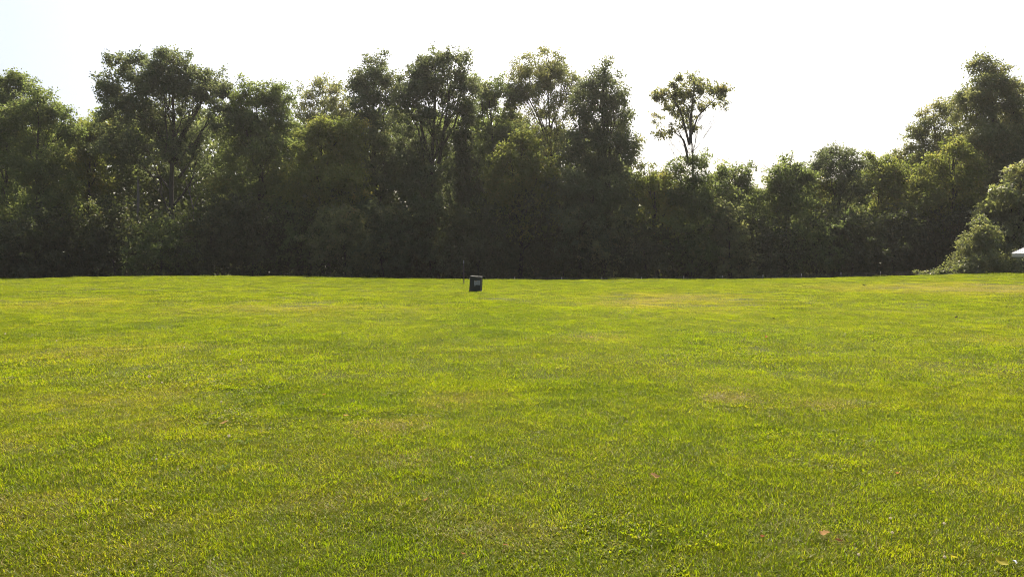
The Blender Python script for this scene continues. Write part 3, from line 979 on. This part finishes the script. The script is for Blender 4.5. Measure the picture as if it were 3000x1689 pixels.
def build_shed():
    c = P(2963, 742, 56.0)
    ex, ey, ez = c
    gx = ex + 2.6
    g0 = gz(gx, 54) - .15
    L_, W = 8.5, 5.2
    root = empty('shed', (ex + W / 2, ey - L_ / 2, g0), 'small dark shed with ribbed white metal roof, cut by the right picture edge', 'shed')
    b = np.array(root.location)
    ov = .95
    pitch = math.radians(24)
    x0, x1 = ex + ov, ex + 2 * W * .5 + ov
    y1, y0 = ey - ov, ey - L_ + ov
    wt = ez + .02
    rise = math.tan(pitch)
    xm = (x0 + x1) / 2
    # board walls: vertical boards as separate parts
    V, Fc = [], []
    box(V, Fc, x0 + .03, x1 - .03, y0 + .03, y1 - .03, g0, wt)
    # gable tops
    for (ya, yb) in ((y0 + .03, y0 + .10), (y1 - .10, y1 - .03)):
        k = len(V)
        for y in (ya, yb):
            V += [(x0 + .05, y, wt - .002), (x1 - .05, y, wt - .002), (xm, y, wt + (xm - x0) * rise - .06)]
        Fc += [(k, k + 1, k + 2), (k + 5, k + 4, k + 3), (k, k + 3, k + 4, k + 1), (k + 1, k + 4, k + 5, k + 2), (k + 2, k + 5, k + 3, k)]
    mesh_obj('wall', V, Fc, SIDING, root, b)
    V, Fc = [], []
    bw = (y1 - y0) / 28
    box(V, Fc, 0, .03, 0, bw - .012, g0 + .05, wt)
    src = mesh_obj('plank', V, Fc, SIDING, root, (0, 0, 0))
    src.location = Vector((x0, y0, 0)) - Vector(b)
    for i in range(1, 28):
        d = src.copy()
        COL.objects.link(d)
        d.parent = root
        d.location = Vector((x0 + (i % 3) * .002, y0 + i * bw, 0)) - Vector(b)
    # roof: two sheets, ribs as parts
    for s, nm in ((1, 'roof_panel'), (-1, 'roof_panel')):
        V, Fc = [], []
        xa = ex if s == 1 else 2 * xm - ex
        za = ez
        zb = ez + (xm - ex) * rise
        for y in (ey - L_, ey):
            V += [(xa, y, za), (xm, y, zb), (xm, y, zb - .03), (xa, y, za - .03)]
        Fc = [(0, 1, 5, 4), (1, 2, 6, 5), (2, 3, 7, 6), (3, 0, 4, 7), (0, 3, 2, 1), (4, 5, 6, 7)]
        rp = mesh_obj(nm, V, Fc, ROOF, root, b)
        V, Fc = [], []
        for (xx, zz) in ((xa, za), (xm, zb)):
            V += [(xx, 0, zz), (xx, .035, zz), (xx, .028, zz + .05), (xx, .007, zz + .05)]
        Fc = [(0, 1, 5, 4), (1, 2, 6, 5), (2, 3, 7, 6), (3, 0, 4, 7), (0, 3, 2, 1), (4, 5, 6, 7)]
        rib = mesh_obj('rib', V, Fc, RIB, rp, b)
        n = 20
        for i in range(n):
            r = rib if i == 0 else rib.copy()
            if i:
                COL.objects.link(r)
                r.parent = rp
            r.location = (0, ey - .036 - i * (L_ - .04) / (n - 1) * .995, .002)
    V, Fc = [], []
    box(V, Fc, ex + .02, ex + .05, ey - L_ + .03, ey - .03, ez - .26, ez - .034)
    mesh_obj('fascia', V, Fc, FASCIA, root, b)
    V, Fc = [], []
    box(V, Fc, ex + .052, x0 + .028, ey - L_ + .05, ey - .05, ez - .25, ez - .222)
    mesh_obj('soffit', V, Fc, TRIM, root, b)
    for (ya, yb) in ((y1 - .08, y1 + .02), (y0 - .02, y0 + .08)):
        V, Fc = [], []
        box(V, Fc, x0 - .02, x0 + .08, ya, yb, g0 + .03, wt)
        mesh_obj('corner_trim', V, Fc, SIDING, root, b)


RIB = solid('shed_rib_metal', (.30, .29, .28), .5, .1, .06, 3)
build_shed()

# ------------------------------------------------------------------ wire fence
POSTM = solid('fence_post_metal', (.26, .23, .18), .85, 0, .3, 10, 0, .1)
TIP = solid('fence_post_tip', (.7, .62, .5), .8, 0, .1, 10, 0, .1)
WIRE = solid('fence_wire', (.16, .15, .13), .8, 0, .1, 10, 0, .2)


def build_fence():
    Y = 70.0
    px = [1376, 1507, 1646, 1763, 1879, 2001, 2116, 2233, 2347, 2465, 2581, 2690]
    py = [814, 811, 811, 811, 811, 808, 806, 804, 801, 797, 794, 791]
    tops = [P(a, b_, Y) for a, b_ in zip(px, py)]
    base = np.array([tops[6][0], Y, gz(tops[6][0], Y)])
    root = empty('wire_fence', base, 'low wire mesh fence with pale topped posts running behind the crest of the lawn', 'fence')
    rng = np.random.default_rng(4)
    V, Fc = [], []
    tube(V, Fc, [(0, 0, -1.0), (0, 0, 1.2)], [.035, .035], 6)
    src = mesh_obj('post', V, Fc, POSTM, root)
    V, Fc = [], []
    tube(V, Fc, [(0, 0, 1.201), (0, 0, 1.42)], [.037, .037], 6)
    tip = mesh_obj('post_tip', V, Fc, TIP, src)
    for i, t in enumerate(tops):
        if i == 0:
            o_, t_ = src, tip
        else:
            o_, t_ = src.copy(), tip.copy()
            COL.objects.link(o_); COL.objects.link(t_)
            t_.parent = o_
        o_.parent = root
        o_.location = Vector(t - base - np.array([0, 0, 1.42]))
        o_.rotation_euler = (rng.normal(0, .02), rng.normal(0, .03), 0)
    # strands run from post to post, sagging a little
    for k, h in enumerate((.0, .13, .27, .42, .58, .75, .93)):
        V, Fc = [], []
        pts = []
        for i in range(len(tops) - 1):
            for q in range(6):
                u = q / 6
                pp = tops[i] * (1 - u) + tops[i + 1] * u
                pts.append(pp + np.array([0, -.045, -.07 - h - .035 * math.sin(math.pi * u) * (1 + .5 * math.sin(i * 2.1 + k))]))
        pts.append(tops[-1] + np.array([0, -.045, -.07 - h]))
        tube(V, Fc, pts, [.006] * len(pts), 4)
        mesh_obj('wire', V, Fc, WIRE, root, base)
    V, Fc = [], []
    for i in range(1, len(tops) - 1):
        n = 22
        for q in range(1, n):
            u = q / n
            pp = tops[i] * (1 - u) + tops[i + 1] * u + np.array([0, -.045, -.08 - .03 * math.sin(math.pi * u)])
            tube(V, Fc, [pp, pp - np.array([0, 0, .95])], [.003, .003], 3)
    m = mesh_obj('wire_mesh', V, Fc, WIRE, root, base)
    m['kind'] = 'stuff'


build_fence()

# ------------------------------------------------------------------ utility box and stake
BOXM = solid('box_green_paint', (.05, .05, .04), .65, 0, .18, 7, .05, .2)
LIDM = solid('box_lid_paint', (.075, .075, .062), .65, 0, .12, 7, 0, .2)
LABELM = solid('label_vinyl', (.3, .3, .29), .5, 0, .08, 20)
INK = solid('label_ink', (.03, .03, .03), .6, 0, .1, 20)
ORANGE = solid('label_orange', (.26, .15, .08), .6, 0, .1, 20)
STEEL = solid('stake_steel', (.13, .10, .088), .85, 0, .4, 9)
STEEL_TIP = solid('stake_tip_paint', (.33, .31, .30), .7, 0, .2, 9)
PLASTIC = solid('padlock_metal', (.2, .2, .19), .4, .6, .1, 9)


def build_box():
    p = on_ground(1393, 854)
    s = p[1] / F
    W, H, D = 33.5 * s, 45 * s, 34 * s
    root = empty('utility_box', (p[0], p[1] + .25, p[2]), 'dark green utility box with a pale warning label, tilted on the lawn', 'utility box')
    root.rotation_euler = (0, math.radians(2.6), math.radians(-7))

    def part(name, f, mat, bv=.0):
        V, Fc = [], []
        f(V, Fc)
        o_ = mesh_obj(name, V, Fc, mat, root)
        if bv: bevel(o_, bv)
        return o_
    # body tapers a little to the top
    V, Fc = [], []
    box(V, Fc, -W / 2, W / 2, -D / 2, D / 2, -.08, H - .03)
    V = np.array(V, float)
    V[4:, :2] *= .97
    o_ = mesh_obj('body', V, Fc, BOXM, root)
    bevel(o_, .012)
    part('skirt', lambda v, f: box(v, f, -W / 2 - .018, W / 2 + .018, -D / 2 - .018, D / 2 + .018, -.08, .05), BOXM, .01)
    # sloped lid with lip
    V, Fc = [], []
    a, c = W / 2 + .012, D / 2 + .014
    box(V, Fc, -a, a, -c, c, H - .03, H)
    V = np.array(V, float)
    V[4:, :2] *= .975
    o_ = mesh_obj('lid', V, Fc, LIDM, root)
    bevel(o_, .012)
    # front door panel
    yf = -D / 2
    o_ = part('door_panel', lambda v, f: box(v, f, -W / 2 + .035, W / 2 - .035, yf - .006, yf + .02, .07, H - .085), BOXM, .004)
    part('hinge', lambda v, f: (box(v, f, -W / 2 + .05, -W / 2 + .10, yf - .014, yf, H - .065, H - .05), box(v, f, W / 2 - .10, W / 2 - .05, yf - .014, yf, H - .065, H - .05)), LIDM)
    part('latch', lambda v, f: (box(v, f, -.03, .03, yf - .028, yf - .0065, .30, .35), box(v, f, -.014, .014, yf - .04, yf - .0285, .26, .31)), PLASTIC, .003)
    lx0, lx1 = W / 2 - .335, W / 2 - .028
    lz1, lz0 = H - .2, H - .42
    lab = part('label', lambda v, f: box(v, f, lx0, lx1, yf - .010, yf - .0065, lz0, lz1), LABELM)
    lm = lx0 + (lx1 - lx0) * .52

    def sub(name, f, mat):
        V, Fc = [], []
        f(V, Fc)
        return mesh_obj(name, V, Fc, mat, lab)
    sub('label_header', lambda v, f: box(v, f, lx0 + .025, lm - .008, yf - .0125, yf - .0103, lz1 - .055, lz1 - .018), ORANGE)
    sub('label_bar', lambda v, f: box(v, f, lx0 + .025, lm + .002, yf - .0125, yf - .0103, lz0 + .072, lz0 + .088), INK)
    sub('label_symbol', lambda v, f: box(v, f, lm - .02, lm - .004, yf - .0125, yf - .0103, lz0 + .11, lz0 + .15), INK)
    sub('label_print', lambda v, f: [box(v, f, lm + .012, lx1 - .02 - (.03 if i % 3 == 2 else 0), yf - .0125, yf - .0103, lz0 + .03 + i * .026, lz0 + .036 + i * .026) for i in range(7)], INK)


def build_stake():
    p = on_ground(1359, 834)
    s = p[1] / F
    H = 72 * s
    root = empty('stake', p, 'thin rusty metal stake with a pale tip, left of the utility box', 'stake')
    root.rotation_euler = (0, math.radians(-.4), 0)
    V, Fc = [], []
    box(V, Fc, -.034, .034, 0, .012, -.3, H * .87)
    box(V, Fc, -.006, .006, .0125, .04, -.3, H * .87)
    mesh_obj('shaft', V, Fc, STEEL, root)
    V, Fc = [], []
    box(V, Fc, -.035, .035, -.001, .013, H * .872, H)
    box(V, Fc, -.007, .007, .0135, .041, H * .872, H)
    mesh_obj('tip', V, Fc, STEEL_TIP, root)
    V, Fc = [], []
    for k in range(9):
        z = .25 + k * .13
        box(V, Fc, -.012, .012, -.012, -.0005, z, z + .02)
    m = mesh_obj('studs', V, Fc, STEEL, root)


build_box()
build_stake()


# ------------------------------------------------------------------ small things on the lawn
def thin_leaf_mat(name, c, t):
    m, N, L = new_mat(name)
    tc = N.new('ShaderNodeTexCoord')
    n = noise_node(N, L, 25, 4, .6, tc.outputs['Object'])
    a = mixc(N, L, n.outputs['Fac'], tuple(x * .55 for x in c), tuple(x * 1.4 for x in c))
    b_ = mixc(N, L, n.outputs['Fac'], tuple(x * .55 for x in t), tuple(x * 1.4 for x in t))
    leaf_shader(N, L, a, b_, .5, .008, .6, .02)
    return m


DRY = {
    'brown': thin_leaf_mat('dry_leaf_brown', (.24, .13, .07), (.3, .14, .05)),
    'tan': thin_leaf_mat('dry_leaf_tan', (.42, .28, .15), (.4, .24, .1)),
    'orange': thin_leaf_mat('dry_leaf_orange', (.32, .16, .07), (.38, .17, .06)),
    'red': thin_leaf_mat('dry_leaf_red', (.2, .09, .05), (.24, .09, .04)),
    'yellow': thin_leaf_mat('fallen_leaf_yellow', (.42, .36, .04), (.5, .42, .03)),
    'black': thin_leaf_mat('dry_leaf_dark', (.05, .04, .03), (.04, .03, .02)),
}
WEEDM = thin_leaf_mat('weed_leaf_green', (.07, .12, .015), (.2, .3, .02))
WEEDB = thin_leaf_mat('weed_leaf_bright', (.12, .17, .015), (.38, .46, .02))
SEED = thin_leaf_mat('seed_head_fluff', (.62, .56, .44), (.75, .66, .5))
STEM = solid('flower_stem', (.16, .2, .05), .7, 0, .2, 30)
PAPER = solid('white_scrap', (.75, .74, .72), .8, 0, .08, 20)
CLOD = solid('earth_clod', (.075, .055, .04), .95, 0, .4, 25, .6, .1)


def leaf_geo(rng, L_, W, lobed=True, curl=.35, n=9):
    """a cupped blade with lobed outline, midrib fold and a stalk"""
    V, Fc = [], []
    for i in range(n):
        t = i / (n - 1)
        wv = W * .5 * math.sin(math.pi * min(max(t, .04), .97)) ** .7
        if lobed:
            wv *= .62 + .38 * abs(math.sin(t * math.pi * 3.5 + .4))
        z = curl * L_ * (.5 * (t - .5) ** 2 * 2 + .1 * math.sin(t * 7))
        x = (t - .5) * L_
        for s in (-1, -.5, 0, .5, 1):
            V.append((x + .12 * abs(s) * W * (.5 - t), s * wv, z + abs(s) ** 1.4 * wv * (curl * 1.3) + rng.normal(0, .03) * W))
    for i in range(n - 1):
        for k in range(4):
            a = i * 5 + k
            Fc.append((a, a + 1, a + 6, a + 5))
    return V, Fc


def fallen_leaf(px, py, size_px, c, label, lift=.035, lobed=True, curl=.45):
    rng = np.random.default_rng(int(px * 7 + py))
    p = on_ground(px, py)
    L_ = size_px * 1.15 * p[1] / F
    root = empty('fallen_leaf', (p[0], p[1], p[2] + lift), label, 'leaf', 'fallen leaves on the lawn')
    root.rotation_euler = (rng.uniform(.2, .6), rng.uniform(-.3, .3), rng.uniform(0, 6.28))
    V, Fc = leaf_geo(rng, L_, L_ * .62, lobed, curl)
    mesh_obj('blade', V, Fc, DRY[c], root, smooth=True)
    V, Fc = [], []
    tube(V, Fc, [(-L_ * .48, 0, curl * L_ * .25), (-L_ * .62, L_ * .03, curl * L_ * .3), (-L_ * .75, L_ * .1, curl * L_ * .25)], [L_ * .015] * 3, 4)
    mesh_obj('stalk', V, Fc, DRY[c], root)
    return root


fallen_leaf(2414, 1590, 30, 'tan', 'big crumpled tan leaf near the bottom right of the lawn', .05, curl=.8)
fallen_leaf(2457, 1600, 18, 'orange', 'small orange leaf just right of the big crumpled tan leaf')
fallen_leaf(2233, 1588, 20, 'red', 'reddish brown leaf left of the big crumpled tan leaf')
fallen_leaf(2629, 1399, 14, 'orange', 'little orange leaf in the right half of the lawn, above the crumpled tan leaf')
fallen_leaf(2792, 1652, 20, 'yellow', 'narrow yellow leaf near the bottom right corner', .04, False)
fallen_leaf(2935, 1672, 36, 'yellow', 'large yellow leaf beside the white scrap at the bottom right corner', .05, False, .25)
fallen_leaf(951, 1164, 13, 'orange', 'small orange leaf in the left middle of the lawn')
fallen_leaf(657, 1250, 18, 'tan', 'tan narrow leaf left of the dark green weed tuft', .04, False)
fallen_leaf(1013, 1228, 15, 'tan', 'tan narrow leaf below the small orange leaf', .04, False)
fallen_leaf(1249, 1478, 16, 'orange', 'orange leaf near the bottom middle, beside a broad weed')
fallen_leaf(1357, 1640, 18, 'brown', 'brown leaf at the bottom middle of the lawn')
fallen_leaf(1918, 1417, 26, 'tan', 'crumpled tan leaf right of the middle of the lawn', .05, curl=.8)
fallen_leaf(2242, 994, 14, 'brown', 'brown crumpled leaf lying alone in the far right of the lawn', .05, curl=.9)
fallen_leaf(2802, 935, 9, 'black', 'dark curled leaf far off near the right edge of the lawn', .05, curl=.9)
fallen_leaf(2267, 939, 8, 'black', 'tiny dark leaf just beyond the lone brown crumpled leaf', .05, curl=.8)
fallen_leaf(2562, 1036, 8, 'black', 'tiny dark leaf between the lone brown leaf and the right edge', .05, curl=.8)
fallen_leaf(2531, 839, 9, 'black', 'dark leaf near the far crest below the end of the fence', .05, curl=.8)
fallen_leaf(1732, 993, 10, 'tan', 'pale leaf on the lawn below and right of the utility box', .04)
fallen_leaf(1480, 1610, 15, 'brown', 'brown leaf on the bare yellow patch at the bottom middle', .03)


def scrap(px, py, size_px):
    p = on_ground(px, py)
    L_ = size_px * p[1] / F
    rng = np.random.default_rng(9)
    n = 6
    V, Fc = [], []
    for i in range(n):
        for j in range(n):
            u, v = i / (n - 1) - .5, j / (n - 1) - .5
            V.append((u * L_ * (1 - .5 * abs(v)), v * L_ * .5, .25 * L_ * (math.sin(u * 6) * .4 + math.cos(v * 9) * .3) + rng.normal(0, .02) * L_))
    for i in range(n - 1):
        for j in range(n - 1):
            a = i * n + j
            Fc.append((a, a + n, a + n + 1, a + 1))
    o_ = mesh_obj('paper_scrap', V, Fc, PAPER, None, (0, 0, 0), True)
    o_.location = (p[0], p[1], p[2] + .055)
    o_.rotation_euler = (.6, .3, .9)
    tag(o_, 'crumpled white scrap in the grass at the bottom right corner', 'litter')


scrap(2973, 1674, 24)


def weed(px, py, size_px, n, label, mat=None, up=.5, broad=.3, name='weed'):
    rng = np.random.default_rng(int(px * 3 + py))
    p = on_ground(px, py)
    L_ = size_px * p[1] / F
    root = empty(name, p, label, 'weed', 'broad leaved weeds in the lawn')
    for k in range(n):
        an = 6.283 * k / n + rng.uniform(-.4, .4)
        ll = L_ * rng.uniform(.6, 1.1)
        el = up * rng.uniform(.6, 1.4)
        V, Fc = [], []
        m = 7
        h = np.array([math.cos(an), math.sin(an), 0])
        sd_ = np.array([-math.sin(an), math.cos(an), 0])
        pt = np.array([0, 0, .01])
        for i in range(m):
            t = i / (m - 1)
            e = el * (1.3 - 1.5 * t)
            if i: pt = pt + (h * math.cos(e) + np.array([0, 0, 1]) * math.sin(e)) * ll / (m - 1)
            wd = ll * broad * (max(t, .05) ** .8) * (1 - t ** 4 * .92) * .5
            for s in (-1, 0, 1):
                V.append(pt + sd_ * wd * s + np.array([0, 0, abs(s) * wd * .3]))
        for i in range(m - 1):
            for q in range(2):
                a = i * 3 + q
                Fc.append((a, a + 1, a + 4, a + 3))
        mesh_obj('leaf', V, Fc, mat or WEEDM, root, smooth=True)
    return root


weed(832, 1192, 32, 11, 'dark green rosette of narrow leaves below the small orange leaf', None, .7, .2)
weed(720, 1305, 45, 10, 'tall dark weed tuft at the dark rut left of centre', None, .95, .12)
weed(655, 1380, 30, 9, 'broad dark leaved weed below the dark rut', None, .6, .35)
weed(1380, 1570, 40, 5, 'weed with three bright yellow green leaves at the bottom middle', WEEDB, .9, .3)
weed(1240, 1462, 22, 5, 'bright broad weed beside an orange leaf near the bottom middle', WEEDB, .7, .45)
weed(1845, 1545, 26, 4, 'weed with upright bright leaves right of the bottom middle', WEEDB, 1.0, .4)
weed(1700, 1533, 22, 3, 'small bright leaved weed between the two larger bright ones', WEEDB, 1.0, .4)
weed(1868, 1625, 28, 4, 'bright leaved weed nearest the bottom edge, right of the middle', WEEDB, .9, .4)
weed(1822, 1602, 20, 3, 'tiny bright weed left of the one nearest the bottom edge', WEEDB, .9, .4)
weed(393, 1512, 24, 4, 'weed with one round bright leaf standing up in the lower left', WEEDB, 1.0, .45)
weed(780, 912, 22, 8, 'flat bright weed far back on the left of the lawn', None, .5, .2)
weed(1640, 1350, 22, 8, 'dark weed right of centre in the lower lawn', None, .4, .35)
weed(2280, 905, 10, 6, 'small dark weed far back on the right of the lawn', None, .7, .25)
weed(2590, 1260, 26, 7, 'tufted weed in the lower right half of the lawn', None, .9, .12)
weed(2330, 1640, 40, 9, 'pale tufted weed at the bottom right of the lawn', WEEDB, .8, .12)


def seed_head(px, py, size_px, label):
    rng = np.random.default_rng(int(px * 5 + py))
    p = on_ground(px, py)
    s = p[1] / F
    r = max(size_px * s * .36, .008)
    h = .06 + size_px * s * .6
    root = empty('seed_head', p, label, 'flower', 'white seed heads in the lawn')
    V, Fc = [], []
    lean = rng.normal(0, .02, 2)
    tube(V, Fc, [(0, 0, 0), (lean[0] * .4, lean[1] * .4, h * .5), (lean[0], lean[1], h)], [.0025, .002, .0018], 5)
    mesh_obj('stem', V, Fc, STEM, root)
    V, Fc = [], []
    c = np.array([lean[0], lean[1], h + r * .6])
    for _ in range(44):
        d = unit(rng.normal(size=3))
        e = unit(np.cross(d, rng.normal(size=3)))
        g = np.cross(d, e)
        k = len(V)
        q = c + d * r
        V += [c + d * r * .2, q + e * r * .22, q - e * r * .22 + g * r * .1, q + g * r * .25]
        Fc += [(k, k + 1, k + 3), (k, k + 3, k + 2)]
    mesh_obj('fluff', V, Fc, SEED, root)


for (px, py, sz, lab) in ((442, 1124, 12, 'white seed head on the left, beside pale dry stalks'), (478, 1140, 8, 'small seed head just right of the one beside dry stalks'),
                          (709, 1074, 9, 'seed head left of centre, in the middle distance'), (673, 1053, 7, 'smaller seed head up and left of the middle distance one'),
                          (668, 1308, 12, 'ragged seed head at the dark rut left of centre'), (459, 1374, 8, 'seed head in the lower left of the lawn'),
                          (648, 1200, 8, 'seed head left of the dark green rosette'), (165, 1011, 6, 'seed head far back near the left edge'),
                          (1375, 1366, 6, 'tiny white flower head in the middle of the lower lawn'), (2620, 1552, 7, 'small white flower head at the lower right'),
                          (2610, 1600, 7, 'white flower head below another at the lower right'), (2518, 1660, 9, 'white flower head at the bottom edge on the right'),
                          (2758, 1568, 7, 'white flower head near the right edge, lower lawn'), (2765, 1672, 8, 'white flower head beside the narrow yellow leaf'),
                          (14, 990, 6, 'seed head at the left picture edge, far back'), (542, 1032, 6, 'seed head far back, left of the pair in the middle distance')):
    seed_head(px, py, sz, lab)
